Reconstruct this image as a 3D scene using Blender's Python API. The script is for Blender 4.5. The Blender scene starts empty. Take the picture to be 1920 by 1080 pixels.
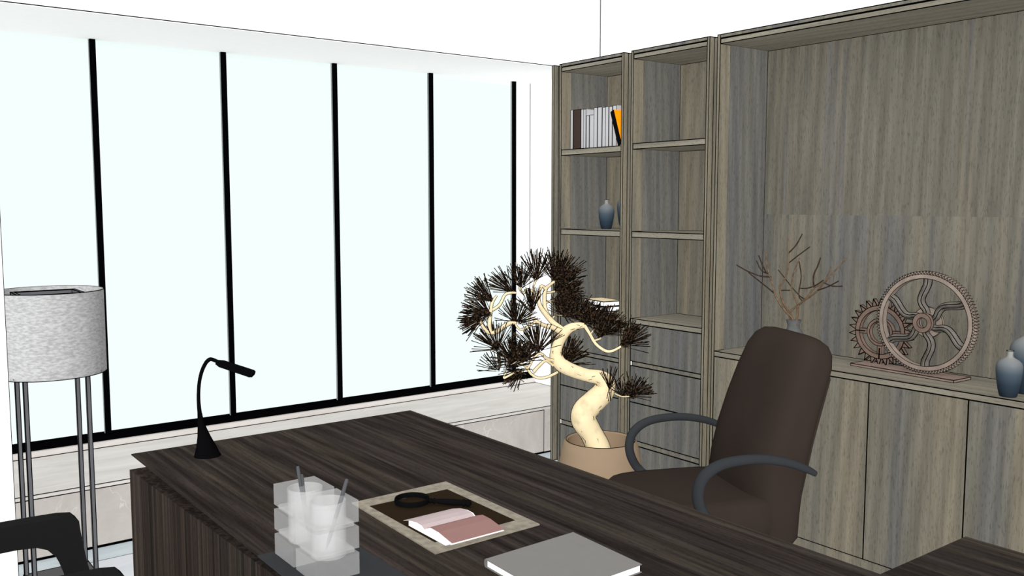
import bpy, math, random
from mathutils import Vector, Matrix
random.seed(7)
R = math.radians
PI = math.pi
scene = bpy.context.scene
COL = scene.collection

# ------------------------------------------------------------------ camera
PITCH, YAW, FPX, EYE = R(5.33), R(52.8), 1712.67, 1.6
cd = bpy.data.cameras.new('camera')
cam = bpy.data.objects.new('camera', cd)
COL.objects.link(cam)
cd.sensor_fit = 'HORIZONTAL'
cd.sensor_width = 36.0
cd.lens = FPX / 1920 * 36.0
cd.clip_start = 0.02
cam.location = (0, 0, EYE)
cam.rotation_euler = (PI / 2 - PITCH, 0, YAW - PI / 2)
scene.camera = cam
FW = Vector((math.cos(YAW) * math.cos(PITCH), math.sin(YAW) * math.cos(PITCH), -math.sin(PITCH)))
RT = Vector((math.sin(YAW), -math.cos(YAW), 0))
UP = RT.cross(FW)
FH = Vector((math.cos(YAW), math.sin(YAW), 0))
EYEV = Vector((0, 0, EYE))


def ray(x, y):
    return FW + RT * ((x - 960) / FPX) - UP * ((y - 540) / FPX)


def on_plane(x, y, p, n):
    """the point seen at a pixel on the world plane through p with normal n"""
    r = ray(x, y)
    return EYEV + r * ((Vector(p) - EYEV).dot(n) / r.dot(n))


# ------------------------------------------------------------------ materials
def new_mat(name):
    m = bpy.data.materials.new(name)
    m.use_nodes = True
    nt = m.node_tree
    b = nt.nodes['Principled BSDF']
    b.inputs['Specular IOR Level'].default_value = 0.0
    b.inputs['Roughness'].default_value = 0.9
    return m, nt, b


def lin(c):
    out = []
    for v in c[:3]:
        v /= 255.0
        out.append(v / 12.92 if v <= 0.04045 else ((v + 0.055) / 1.055) ** 2.4)
    return (*out, 1.0)


def mottle(name, c, amount=0.06, scale=30, rough=0.9, spec=0.0, metal=0.0, coords='Object'):
    """plain colour with a faint procedural mottle"""
    m, nt, b = new_mat(name)
    N, L = nt.nodes, nt.links
    tc = N.new('ShaderNodeTexCoord')
    no = N.new('ShaderNodeTexNoise')
    no.inputs['Scale'].default_value = scale
    no.inputs['Detail'].default_value = 3
    L.new(tc.outputs[coords], no.inputs['Vector'])
    rp = N.new('ShaderNodeValToRGB')
    l = lin(c)
    rp.color_ramp.elements[0].position = 0.3
    rp.color_ramp.elements[1].position = 0.7
    rp.color_ramp.elements[0].color = (*[v * (1 - amount) for v in l[:3]], 1)
    rp.color_ramp.elements[1].color = (*[min(1, v * (1 + amount)) for v in l[:3]], 1)
    L.new(no.outputs['Fac'], rp.inputs['Fac'])
    L.new(rp.outputs['Color'], b.inputs['Base Color'])
    b.inputs['Roughness'].default_value = rough
    b.inputs['Specular IOR Level'].default_value = spec
    b.inputs['Metallic'].default_value = metal
    return m


def wood(name, cols, axis='z', band=5.0, fine=75.0, contrast=0.13, flame=0.12, off=(0, 0, 0), stretch=0.1,
         coarse=0.0, pores=0.28):
    """straight-grained veneer: soft colour bands, cathedral figure and fine dark pores along one axis"""
    m, nt, b = new_mat(name)
    N, L = nt.nodes, nt.links
    tc = N.new('ShaderNodeTexCoord')

    def mapped(s, ls):
        mp = N.new('ShaderNodeMapping')
        v = [s, s, s]
        v['xyz'.index(axis)] = ls
        mp.inputs['Scale'].default_value = v
        mp.inputs['Location'].default_value = off
        L.new(tc.outputs['Object'], mp.inputs['Vector'])
        return mp.outputs['Vector']
    n1 = N.new('ShaderNodeTexNoise')
    n1.inputs['Scale'].default_value = 1
    n1.inputs['Detail'].default_value = 3.5
    n1.inputs['Roughness'].default_value = 0.62
    L.new(mapped(band, band * stretch * 0.3), n1.inputs['Vector'])
    rp = N.new('ShaderNodeValToRGB')
    els = rp.color_ramp.elements
    while len(els) < len(cols):
        els.new(0.5)
    for i, c in enumerate(cols):
        els[i].position = 0.34 + 0.32 * i / (len(cols) - 1)
        els[i].color = lin(c)
    L.new(n1.outputs['Fac'], rp.inputs['Fac'])
    # cathedral figure
    w = N.new('ShaderNodeTexWave')
    w.wave_type = 'BANDS'
    w.bands_direction = {'z': 'DIAGONAL', 'y': 'DIAGONAL', 'x': 'DIAGONAL'}[axis]
    w.inputs['Scale'].default_value = 1.0
    w.inputs['Distortion'].default_value = 7.0
    w.inputs['Detail'].default_value = 1.5
    w.inputs['Detail Scale'].default_value = 0.6
    L.new(mapped(9.0, 0.55), w.inputs['Vector'])
    r2 = N.new('ShaderNodeMapRange')
    r2.inputs['To Min'].default_value = 1 - flame
    r2.inputs['To Max'].default_value = 1 + flame * 0.5
    L.new(w.outputs['Fac'], r2.inputs['Value'])
    # pores
    n2 = N.new('ShaderNodeTexNoise')
    n2.inputs['Scale'].default_value = 1
    n2.inputs['Detail'].default_value = 2.5
    L.new(mapped(fine, fine * 0.03), n2.inputs['Vector'])
    r3 = N.new('ShaderNodeMapRange')
    r3.inputs['From Min'].default_value = 0.3
    r3.inputs['From Max'].default_value = 0.7
    r3.inputs['To Min'].default_value = 1 - contrast
    r3.inputs['To Max'].default_value = 1 + contrast
    L.new(n2.outputs['Fac'], r3.inputs['Value'])
    # open pores: short dark dashes along the grain
    n5 = N.new('ShaderNodeTexNoise')
    n5.inputs['Scale'].default_value = 1
    n5.inputs['Detail'].default_value = 1.0
    L.new(mapped(fine * 3.2, fine * 0.5), n5.inputs['Vector'])
    r5 = N.new('ShaderNodeMapRange')
    r5.inputs['From Min'].default_value = 0.30
    r5.inputs['From Max'].default_value = 0.44
    r5.inputs['To Min'].default_value = 1 - pores
    r5.inputs['To Max'].default_value = 1
    L.new(n5.outputs['Fac'], r5.inputs['Value'])
    mp_ = N.new('ShaderNodeMath')
    mp_.operation = 'MULTIPLY'
    L.new(r2.outputs['Result'], mp_.inputs[0])
    L.new(r5.outputs['Result'], mp_.inputs[1])
    mu = N.new('ShaderNodeMath')
    mu.operation = 'MULTIPLY'
    L.new(mp_.outputs[0], mu.inputs[0])
    L.new(r3.outputs['Result'], mu.inputs[1])
    fac = mu.outputs[0]
    if coarse:
        n4 = N.new('ShaderNodeTexNoise')
        n4.inputs['Scale'].default_value = 1
        n4.inputs['Detail'].default_value = 2
        L.new(mapped(fine * 0.3, fine * 0.008), n4.inputs['Vector'])
        r4 = N.new('ShaderNodeMapRange')
        r4.inputs['From Min'].default_value = 0.32
        r4.inputs['From Max'].default_value = 0.68
        r4.inputs['To Min'].default_value = 1 - coarse
        r4.inputs['To Max'].default_value = 1 + coarse
        L.new(n4.outputs['Fac'], r4.inputs['Value'])
        m2 = N.new('ShaderNodeMath')
        m2.operation = 'MULTIPLY'
        L.new(fac, m2.inputs[0])
        L.new(r4.outputs['Result'], m2.inputs[1])
        fac = m2.outputs[0]
    mx = N.new('ShaderNodeVectorMath')
    mx.operation = 'SCALE'
    L.new(rp.outputs['Color'], mx.inputs[0])
    L.new(fac, mx.inputs['Scale'])
    L.new(mx.outputs[0], b.inputs['Base Color'])
    return m


def stone(name, c0, c1, vein, scale=2.5, vein_amt=0.5, squash=(1, 1, 1)):
    """honed limestone: cloudy ground with thin pale veins"""
    m, nt, b = new_mat(name)
    N, L = nt.nodes, nt.links
    tc = N.new('ShaderNodeTexCoord')
    mp = N.new('ShaderNodeMapping')
    mp.inputs['Scale'].default_value = squash
    L.new(tc.outputs['Object'], mp.inputs['Vector'])
    n1 = N.new('ShaderNodeTexNoise')
    n1.inputs['Scale'].default_value = scale
    n1.inputs['Detail'].default_value = 7
    n1.inputs['Roughness'].default_value = 0.65
    n1.inputs['Distortion'].default_value = 0.6
    L.new(mp.outputs[0], n1.inputs['Vector'])
    rp = N.new('ShaderNodeValToRGB')
    rp.color_ramp.elements[0].position = 0.35
    rp.color_ramp.elements[1].position = 0.65
    rp.color_ramp.elements[0].color = lin(c0)
    rp.color_ramp.elements[1].color = lin(c1)
    L.new(n1.outputs['Fac'], rp.inputs['Fac'])
    n2 = N.new('ShaderNodeTexNoise')
    n2.inputs['Scale'].default_value = scale * 1.3
    n2.inputs['Detail'].default_value = 4
    n2.inputs['Distortion'].default_value = 1.2
    L.new(mp.outputs[0], n2.inputs['Vector'])
    r2 = N.new('ShaderNodeValToRGB')
    e = r2.color_ramp.elements
    e[0].position, e[0].color = 0.492, (0, 0, 0, 1)
    e[1].position, e[1].color = 0.5, (vein_amt,) * 3 + (1,)
    x = e.new(0.508)
    x.color = (0, 0, 0, 1)
    L.new(n2.outputs['Fac'], r2.inputs['Fac'])
    n3 = N.new('ShaderNodeTexNoise')
    n3.inputs['Scale'].default_value = 1.7
    L.new(mp.outputs[0], n3.inputs['Vector'])
    r3 = N.new('ShaderNodeMapRange')
    r3.inputs['From Min'].default_value = 0.5
    r3.inputs['From Max'].default_value = 0.62
    L.new(n3.outputs['Fac'], r3.inputs['Value'])
    mm = N.new('ShaderNodeMath')
    mm.operation = 'MULTIPLY'
    L.new(r2.outputs['Color'], mm.inputs[0])
    L.new(r3.outputs['Result'], mm.inputs[1])
    mx = N.new('ShaderNodeMix')
    mx.data_type = 'RGBA'
    L.new(mm.outputs[0], mx.inputs['Factor'])
    L.new(rp.outputs['Color'], mx.inputs['A'])
    mx.inputs['B'].default_value = lin(vein)
    L.new(mx.outputs['Result'], b.inputs['Base Color'])
    return m


def glaze(name, z0, z1, stops):
    """reactive glaze: colour runs from the foot to the lip of the vase, with a few pale flecks near the foot"""
    m, nt, b = new_mat(name)
    N, L = nt.nodes, nt.links
    tc = N.new('ShaderNodeTexCoord')
    sp = N.new('ShaderNodeSeparateXYZ')
    L.new(tc.outputs['Object'], sp.inputs[0])
    mr = N.new('ShaderNodeMapRange')
    mr.inputs['From Min'].default_value = z0
    mr.inputs['From Max'].default_value = z1
    L.new(sp.outputs['Z'], mr.inputs['Value'])
    rp = N.new('ShaderNodeValToRGB')
    e = rp.color_ramp.elements
    while len(e) < len(stops):
        e.new(0.5)
    for i, (p, c) in enumerate(stops):
        e[i].position = p
        e[i].color = lin(c)
    L.new(mr.outputs['Result'], rp.inputs['Fac'])
    L.new(rp.outputs['Color'], b.inputs['Base Color'])
    b.inputs['Specular IOR Level'].default_value = 0.15
    b.inputs['Roughness'].default_value = 0.6
    return m


def frosted(name, c, alpha):
    m = bpy.data.materials.new(name)
    m.use_nodes = True
    nt = m.node_tree
    N, L = nt.nodes, nt.links
    N.remove(N['Principled BSDF'])
    d = N.new('ShaderNodeBsdfDiffuse')
    d.inputs['Color'].default_value = lin(c)
    t = N.new('ShaderNodeBsdfTransparent')
    mx = N.new('ShaderNodeMixShader')
    mx.inputs[0].default_value = alpha
    L.new(t.outputs[0], mx.inputs[1])
    L.new(d.outputs[0], mx.inputs[2])
    L.new(mx.outputs[0], N['Material Output'].inputs['Surface'])
    return m


def glass(name, tint, gloss=0.0):
    m = bpy.data.materials.new(name)
    m.use_nodes = True
    nt = m.node_tree
    N, L = nt.nodes, nt.links
    N.remove(N['Principled BSDF'])
    t = N.new('ShaderNodeBsdfTransparent')
    t.inputs['Color'].default_value = tint
    g = N.new('ShaderNodeBsdfGlossy')
    g.inputs['Roughness'].default_value = 0.05
    mx = N.new('ShaderNodeMixShader')
    mx.inputs[0].default_value = gloss
    L.new(t.outputs[0], mx.inputs[1])
    L.new(g.outputs[0], mx.inputs[2])
    L.new(mx.outputs[0], N['Material Output'].inputs['Surface'])
    return m


TAN, MID, GRY, BLU = (110, 105, 93), (103, 100, 91), (97, 95, 91), (94, 94, 95)
INK = mottle('black edge line', (3, 3, 3), 0)
M = {
    'wall': mottle('white paint', (246, 246, 246), 0.01),
    'soffit': mottle('soffit paint', (236, 236, 236), 0.01),
    'black': mottle('black window metal', (3, 3, 4), 0.0),
    'mullion_side': mottle('lit side grey', (120, 124, 124), 0.02),  # mullion's lighter left face: light from the left put into the colour
    'pane': glass('tinted window glass', (0.933, 0.982, 0.973, 1)),
    'bench_front': stone('beige limestone', (157, 151, 146), (170, 165, 160), (200, 196, 191), 3.0),
    'bench_top': stone('limestone slab', (176, 171, 167), (190, 186, 182), (207, 203, 199), 3.0, 0.3, (0.7, 3, 3)),
    'tile': stone('pale floor marble', (185, 187, 191), (195, 196, 199), (206, 208, 210), 2.0, 0.3, (0.7, 3, 1)),
    'tile_border': stone('blue grey border marble', (168, 178, 183), (182, 190, 193), (198, 202, 204), 5.0, 0.4, (0.6, 3, 1)),
    'wood': wood('grey oak veneer', [BLU, GRY, MID, TAN, MID, TAN]),
    'wood_tan': wood('tan oak veneer', [MID, TAN, (117, 110, 95), MID], off=(3, 1, 2)),
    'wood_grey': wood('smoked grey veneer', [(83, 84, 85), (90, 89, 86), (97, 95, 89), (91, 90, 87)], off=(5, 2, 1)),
    'wood_door': wood('door oak veneer', [GRY, MID, TAN, (118, 111, 97), MID], off=(1, 7, 2)),
    'wood_h': wood('shelf oak veneer', [MID, (118, 114, 103), (124, 119, 106), MID], axis='y', off=(2, 2, 9)),
    'desk': wood('dark walnut veneer', [(34, 31, 28), (48, 42, 39), (40, 36, 34), (55, 49, 43), (38, 35, 33)],
                 axis='y', band=9, fine=110, contrast=0.28, flame=0.12, coarse=0.32),
    'desk_v': wood('dark walnut panel veneer', [(28, 25, 23), (51, 43, 38), (36, 32, 30), (54, 47, 42), (31, 29, 26)],
                   axis='z', band=16, fine=120, contrast=0.15, flame=0.05, stretch=0.02, coarse=0.28),
    'leather': mottle('dark brown leather', (46, 39, 35), 0.05, 6),
    'chair_grey': mottle('grey chair polymer', (44, 46, 48), 0.03, 8, 0.8, 0.0),
    'visitor': mottle('black chair fabric', (26, 26, 26), 0.02),
    'lamp_black': mottle('black lamp plastic', (8, 8, 9), 0.02),
    'lamp_metal': mottle('dark grey metal', (88, 88, 91), 0.03),
    'plate': mottle('grey steel plate', (80, 80, 80), 0.02),
    'tray': mottle('charcoal tray', (48, 49, 51), 0.03),
    'acrylic': frosted('frosted acrylic', (169, 169, 168), 0.27),
    'cup': frosted('frosted cup plastic', (183, 183, 183), 0.30),
    'pen': mottle('grey pen', (72, 73, 75), 0.03),
    'pad': mottle('mottled stone leather', (125, 119, 107), 0.22, 45),
    'pad_in': mottle('dark brown inlay', (36, 28, 19), 0.03),
    'page_l': mottle('pale pink page', (164, 149, 149), 0.02),
    'page_r': mottle('rose page', (128, 98, 94), 0.02),
    'paper': mottle('white paper', (240, 240, 240), 0.01),
    'book_grey': mottle('grey cloth cover', (111, 109, 106), 0.02),
    'book_w': mottle('white book spine', (165, 165, 167), 0.02),
    'book_brown': mottle('brown book spine', (58, 47, 42), 0.02),
    'book_orange': mottle('orange book cover', (250, 140, 10), 0.02),
    'cream': mottle('cream book cover', (225, 208, 172), 0.02),
    'mag': mottle('black magnifier metal', (12, 12, 13), 0.02),
    'lens': glass('lens glass', (0.985, 0.985, 0.985, 1), 0.0),
    'pot': mottle('tan clay', (130, 112, 92), 0.03, 5),
    'soil': mottle('dry soil', (126, 106, 84), 0.15, 60),
    'needle': mottle('dark pine needles', (26, 20, 15), 0.6, 90),
    'twig': mottle('dry twig bark', (94, 77, 61), 0.35, 60),
    'twig_tip': mottle('dark twig bark', (54, 44, 36), 0.4, 60),
    'stone_vase': mottle('grey stone', (82, 83, 83), 0.12, 60),
    'rust': mottle('rusted iron', (128, 116, 106), 0.18, 22),
    'rust_d': mottle('dark rusted iron', (106, 90, 81), 0.18, 30),
    'steel': mottle('worn steel', (96, 92, 86), 0.3, 30),
    'plaque': mottle('rusty base plate', (126, 110, 101), 0.2, 18),
    'gap_white': mottle('white gap block', (225, 220, 212), 0.01),
    'bulb': mottle('bulb glass', (230, 228, 220), 0.01),
}
M['needle'].node_tree.nodes['Color Ramp'].color_ramp.elements[1].color = lin((78, 60, 44))
M['needle'].node_tree.nodes['Color Ramp'].color_ramp.elements[0].position = 0.5
M['needle'].node_tree.nodes['Color Ramp'].color_ramp.elements[0].color = lin((8, 7, 6))
M['needle'].node_tree.nodes['Color Ramp'].color_ramp.elements[1].position = 0.72

# bark: cream with a few dark cracks
_m, _nt, _b = new_mat('cream bark')
_tc = _nt.nodes.new('ShaderNodeTexCoord')
_n = _nt.nodes.new('ShaderNodeTexNoise')
_n.inputs['Scale'].default_value = 14
_n.inputs['Detail'].default_value = 5
_rp = _nt.nodes.new('ShaderNodeValToRGB')
_rp.color_ramp.elements[0].position = 0.28
_rp.color_ramp.elements[0].color = lin((188, 171, 138))
_rp.color_ramp.elements[1].position = 0.46
_rp.color_ramp.elements[1].color = lin((212, 195, 158))
_nt.links.new(_tc.outputs['Object'], _n.inputs['Vector'])
_nt.links.new(_n.outputs['Fac'], _rp.inputs['Fac'])
_nt.links.new(_rp.outputs['Color'], _b.inputs['Base Color'])
M['bark'] = _m

# woven lamp fabric
_m, _nt, _b = new_mat('woven grey fabric')
_tc = _nt.nodes.new('ShaderNodeTexCoord')
_mp = _nt.nodes.new('ShaderNodeMapping')
_mp.inputs['Scale'].default_value = (55, 55, 150)
_n = _nt.nodes.new('ShaderNodeTexNoise')
_n.inputs['Scale'].default_value = 1
_n.inputs['Detail'].default_value = 3
_rp = _nt.nodes.new('ShaderNodeValToRGB')
_rp.color_ramp.elements[0].position = 0.32
_rp.color_ramp.elements[0].color = lin((140, 140, 140))
_rp.color_ramp.elements[1].position = 0.68
_rp.color_ramp.elements[1].color = lin((172, 172, 172))
_nt.links.new(_tc.outputs['Object'], _mp.inputs['Vector'])
_nt.links.new(_mp.outputs[0], _n.inputs['Vector'])
_nt.links.new(_n.outputs['Fac'], _rp.inputs['Fac'])
_nt.links.new(_rp.outputs['Color'], _b.inputs['Base Color'])
M['shade'] = _m


# ------------------------------------------------------------------ mesh builder
def frames(pts):
    """parallel-transport frames along a polyline"""
    T = []
    n = len(pts)
    for i in range(n):
        a, b = pts[max(0, i - 1)], pts[min(n - 1, i + 1)]
        t = (b - a)
        T.append(t.normalized() if t.length > 1e-9 else Vector((0, 0, 1)))
    ref = Vector((0, 0, 1)) if abs(T[0].z) < 0.9 else Vector((1, 0, 0))
    u = (ref - T[0] * ref.dot(T[0])).normalized()
    out = []
    for t in T:
        u = (u - t * u.dot(t))
        u = u.normalized() if u.length > 1e-6 else t.orthogonal().normalized()
        out.append((t, u, t.cross(u)))
    return out


def smooth_path(pts, rad, k=4):
    """Catmull-Rom through points (and their radii)"""
    P = [Vector(p) for p in pts]
    out, ro = [], []
    n = len(P)
    for i in range(n - 1):
        p0, p1, p2, p3 = P[max(0, i - 1)], P[i], P[i + 1], P[min(n - 1, i + 2)]
        for j in range(k):
            t = j / k
            out.append(0.5 * ((2 * p1) + (p2 - p0) * t + (2 * p0 - 5 * p1 + 4 * p2 - p3) * t * t
                              + (3 * p1 - p0 - 3 * p2 + p3) * t ** 3))
            ro.append(rad[i] * (1 - t) + rad[i + 1] * t)
    out.append(P[-1])
    ro.append(rad[-1])
    return out, ro


class MB:
    def __init__(s):
        s.v, s.f, s.mi = [], [], []
        s.mat = 0

    def add(s, vs, fs, mi=None):
        o = len(s.v)
        s.v += [tuple(v) for v in vs]
        for f in fs:
            s.f.append([o + i for i in f])
            s.mi.append(s.mat if mi is None else mi)
        return s

    def box(s, a, b, mi=None):
        x0, x1 = sorted((a[0], b[0]))
        y0, y1 = sorted((a[1], b[1]))
        z0, z1 = sorted((a[2], b[2]))
        vs = [(x0, y0, z0), (x1, y0, z0), (x1, y1, z0), (x0, y1, z0),
              (x0, y0, z1), (x1, y0, z1), (x1, y1, z1), (x0, y1, z1)]
        return s.add(vs, [(0, 3, 2, 1), (4, 5, 6, 7), (0, 1, 5, 4), (1, 2, 6, 5), (2, 3, 7, 6), (3, 0, 4, 7)], mi)

    def hexa(s, bottom, top, mi=None):
        """prism between two polygons with the same vertex count (both counter-clockwise from above)"""
        n = len(bottom)
        vs = list(bottom) + list(top)
        fs = [tuple(reversed(range(n))), tuple(range(n, 2 * n))]
        fs += [(i, (i + 1) % n, n + (i + 1) % n, n + i) for i in range(n)]
        return s.add(vs, fs, mi)

    def bar(s, p0, p1, w, mi=1, n=None):
        p0, p1 = Vector(p0), Vector(p1)
        d = p1 - p0
        if d.length < 1e-7:
            return s
        d.normalize()
        if n is None:
            n = Vector((0, 0, 1)) if abs(d.z) < 0.8 else Vector((1, 0, 0))
        n = (n - d * n.dot(d))
        n = n.normalized() if n.length > 1e-6 else d.orthogonal().normalized()
        b = d.cross(n)
        h = w / 2
        q0, q1 = p0 - d * h, p1 + d * h
        vs = [q + n * (h * i) + b * (h * j) for q in (q0, q1) for i, j in ((-1, -1), (1, -1), (1, 1), (-1, 1))]
        return s.add(vs, [(0, 1, 2, 3), (7, 6, 5, 4), (0, 4, 5, 1), (1, 5, 6, 2), (2, 6, 7, 3), (3, 7, 4, 0)], mi)

    def tube(s, pts, rad, n=8, k=4, mi=None, smooth=True, ell=1.0):
        if isinstance(rad, (int, float)):
            rad = [rad] * len(pts)
        if smooth and len(pts) > 2:
            P, Ra = smooth_path(pts, rad, k)
        else:
            P, Ra = [Vector(p) for p in pts], rad
        fr = frames(P)
        vs = []
        for p, r, (t, u, w) in zip(P, Ra, fr):
            for i in range(n):
                a = 2 * PI * i / n
                vs.append(p + u * (r * math.cos(a)) + w * (r * ell * math.sin(a)))
        fs = []
        for j in range(len(P) - 1):
            for i in range(n):
                fs.append((j * n + i, j * n + (i + 1) % n, (j + 1) * n + (i + 1) % n, (j + 1) * n + i))
        fs.append(tuple(reversed(range(n))))
        m = (len(P) - 1) * n
        fs.append(tuple(range(m, m + n)))
        return s.add(vs, fs, mi)

    def lathe(s, prof, c, n=40, mi=None, cap0=True, cap1=True):
        vs = []
        for r, z in prof:
            for i in range(n):
                a = 2 * PI * i / n
                vs.append((c[0] + r * math.cos(a), c[1] + r * math.sin(a), c[2] + z))
        fs = []
        for j in range(len(prof) - 1):
            for i in range(n):
                fs.append((j * n + i, j * n + (i + 1) % n, (j + 1) * n + (i + 1) % n, (j + 1) * n + i))
        if cap0:
            fs.append(tuple(reversed(range(n))))
        if cap1:
            m = (len(prof) - 1) * n
            fs.append(tuple(range(m, m + n)))
        return s.add(vs, fs, mi)

    def loft(s, rings, mi=None, caps=True):
        n = len(rings[0])
        vs = [v for r in rings for v in r]
        fs = []
        for j in range(len(rings) - 1):
            for i in range(n):
                fs.append((j * n + i, j * n + (i + 1) % n, (j + 1) * n + (i + 1) % n, (j + 1) * n + i))
        if caps:
            fs.append(tuple(reversed(range(n))))
            m = (len(rings) - 1) * n
            fs.append(tuple(range(m, m + n)))
        return s.add(vs, fs, mi)

    def outline(s, w, thr=28):
        """thin black beads along the sharp edges of what has been added so far"""
        V = [Vector(v) for v in s.v]
        key = {}
        for fi, f in enumerate(s.f):
            if s.mi[fi] == 1:
                continue
            a = Vector((0, 0, 0))
            for i in range(len(f)):
                a += V[f[i]].cross(V[f[(i + 1) % len(f)]])
            nrm = a.normalized() if a.length > 0 else Vector((0, 0, 1))
            for i in range(len(f)):
                e = tuple(sorted((f[i], f[(i + 1) % len(f)])))
                key.setdefault(e, []).append(nrm)
        c = math.cos(R(thr))
        for (i, j), ns in list(key.items()):
            if len(ns) == 1 or ns[0].dot(ns[1]) < c:
                n = ns[0] if len(ns) == 1 else ns[0] + ns[1]
                s.bar(V[i], V[j], w, 1, n if n.length > 1e-4 else None)
        return s

    def build(s, name, mats, parent=None, local=False, smooth=0, lines=0, thr=28, label=None):
        if lines:
            s.outline(lines, thr)
        if not isinstance(mats, (list, tuple)):
            mats = [mats]
        off = Vector((0, 0, 0))
        if parent is not None and not local:
            p = parent
            while p is not None:
                off += p.location
                p = p.parent
        me = bpy.data.meshes.new(name)
        me.from_pydata([Vector(v) - off for v in s.v], [], s.f)
        for m in mats:
            me.materials.append(M[m] if isinstance(m, str) else m)
        if len(mats) == 1 and 1 in s.mi:
            me.materials.append(INK)
        me.polygons.foreach_set('material_index', s.mi)
        if smooth:
            me.polygons.foreach_set('use_smooth', [True] * len(me.polygons))
            me.set_sharp_from_angle(angle=R(smooth))
        me.update()
        o = bpy.data.objects.new(name, me)
        COL.objects.link(o)
        if parent is not None:
            o.parent = parent
        if label:
            o['label'] = label
        return o


def recentre(o, c):
    """move a top-level mesh's origin to c"""
    c = Vector(c)
    o.data.transform(Matrix.Translation(-c))
    o.location = c
    return o


def thing(name, label, cat, loc, rz=0.0, group=None):
    o = bpy.data.objects.new(name, None)
    o.empty_display_size = 0.05
    COL.objects.link(o)
    o.location = loc
    o.rotation_euler = (0, 0, rz)
    tag(o, label, cat, group)
    return o


def tag(o, label, cat, group=None):
    o['label'] = label
    o['category'] = cat
    if group:
        o['group'] = group
    return o


def structure(o):
    o['kind'] = 'structure'
    return o


def copy_thing(o, loc, label, group=None):
    c = o.copy()
    COL.objects.link(c)
    c.location = loc
    c['label'] = label
    if group:
        c['group'] = group
    for ch in o.children:
        d = ch.copy()
        COL.objects.link(d)
        d.parent = c
        for g in ch.children:
            e = g.copy()
            COL.objects.link(e)
            e.parent = d
    return c


LW = 0.0034   # edge line width on far furniture

# ------------------------------------------------------------------ room shell
XR, YI, YW, XC = 4.085, 4.442, 5.17, 3.574
ZS = 2.446
structure(MB().box((-1.6, -1.5, -0.05), (XR, 4.28, 0)).build('floor', 'tile'))
b = MB().box((-1.6, 4.283, -0.05), (XR, YI + 0.03, 0))
b.box((-1.6, 4.2795, -0.04), (XR, 4.2835, 0.0004), 1)
structure(b.build('trim_1', 'tile_border'))
b = MB().box((XR, -1.5, 0), (XR + 0.12, 5.4, 3.2))
b.bar((XR - 0.001, YI - 0.001, ZS), (XR - 0.001, YI - 0.001, 3.2), 0.006)
b.bar((XR - 0.001, YW - 0.003, 0.33), (XR - 0.001, YW - 0.003, ZS), 0.004)
structure(b.build('wall_right', 'wall'))
b = MB().box((-1.6, YI, ZS), (XR - 0.001, 5.35, 3.2))
b.bar((-1.6, YI, ZS), (XR - 0.001, YI, ZS), 0.0042)
b.bar((-1.6, YW - 0.003, ZS), (XR - 0.001, YW - 0.003, ZS), 0.0045)
structure(b.build('wall_window', 'wall'))
b = MB().box((-1.6, YI + 0.006, ZS - 0.004), (XR - 0.002, YW - 0.006, ZS + 0.001))
structure(b.build('trim_2', 'soffit'))
b = MB().box((-1.6, 3.70, 0), (0.5201, 3.82, 3.2))
b.bar((0.5201, 3.70, 0), (0.5201, 3.70, 3.2), 0.0022)
structure(b.build('wall_left', 'wall'))

# window: black frame, five mullions and six panes
win = bpy.data.objects.new('window_1', None)
COL.objects.link(win)
win.location = (2.2, YW, 0.33)
structure(win)
win['label'] = 'floor-to-soffit window wall of black mullions and pale blue tinted panes'
MB().box((-1.0, 5.12, 0.336), (XR - 0.002, 5.20, 0.368)).build('bottom_rail', 'black', win)
mx = [0.4985, 1.184, 1.870, 2.554, 3.242, 3.925]
for x in mx:
    b = MB().box((x - 0.0145, 5.140, 0.366), (x + 0.0145, 5.166, ZS - 0.003), 0)
    b.box((x - 0.0163, 5.152, 0.366), (x - 0.0146, 5.166, ZS - 0.003), 2)
    b.build('mullion', ['black', INK, 'mullion_side'], win)
edges_x = [-0.2] + mx + [XR - 0.004]
for a, c in zip(edges_x[:-1], edges_x[1:]):
    MB().box((a + 0.0165, 5.160, 0.366), (c - 0.0165, 5.166, ZS - 0.003)).build('pane', 'pane', win)

# stone ledge under the window
bench = thing('window_bench', 'long beige stone ledge running under the window wall', 'bench', (2.2, 4.8, 0))
b = MB().box((-1.0, YI, 0.012), (3.628, YI + 0.03, 0.284))
b.outline(LW)
b.box((-1.0, YI + 0.005, 0), (XR - 0.002, YI + 0.02, 0.012), 1)
b.build('front_panel', 'bench_front', bench)
MB().box((3.628, YI, 0.012), (XR - 0.002, YI + 0.03, 0.284)).build('front_panel', 'bench_front', bench)
b = MB().box((-1.0, YI + 0.0, 0.2845), (XR - 0.002, 5.25, 0.304))
b.bar((-1.0, YI - 0.001, 0.304), (XR - 0.002, YI - 0.001, 0.304), LW)
b.bar((XR - 0.003, YI, 0.304), (XR - 0.003, 5.10, 0.304), LW)
b.build('top_slab', 'bench_top', bench)
b = MB().box((-1.0, 5.10, 0.3045), (XR - 0.002, 5.25, 0.335))
b.bar((-1.0, 5.0985, 0.3055), (XR - 0.002, 5.0985, 0.3055), 0.004)
b.build('upstand', 'bench_top', bench)

# ------------------------------------------------------------------ bookcases and credenza wall
BK = 3.945   # face of the back panels


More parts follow.
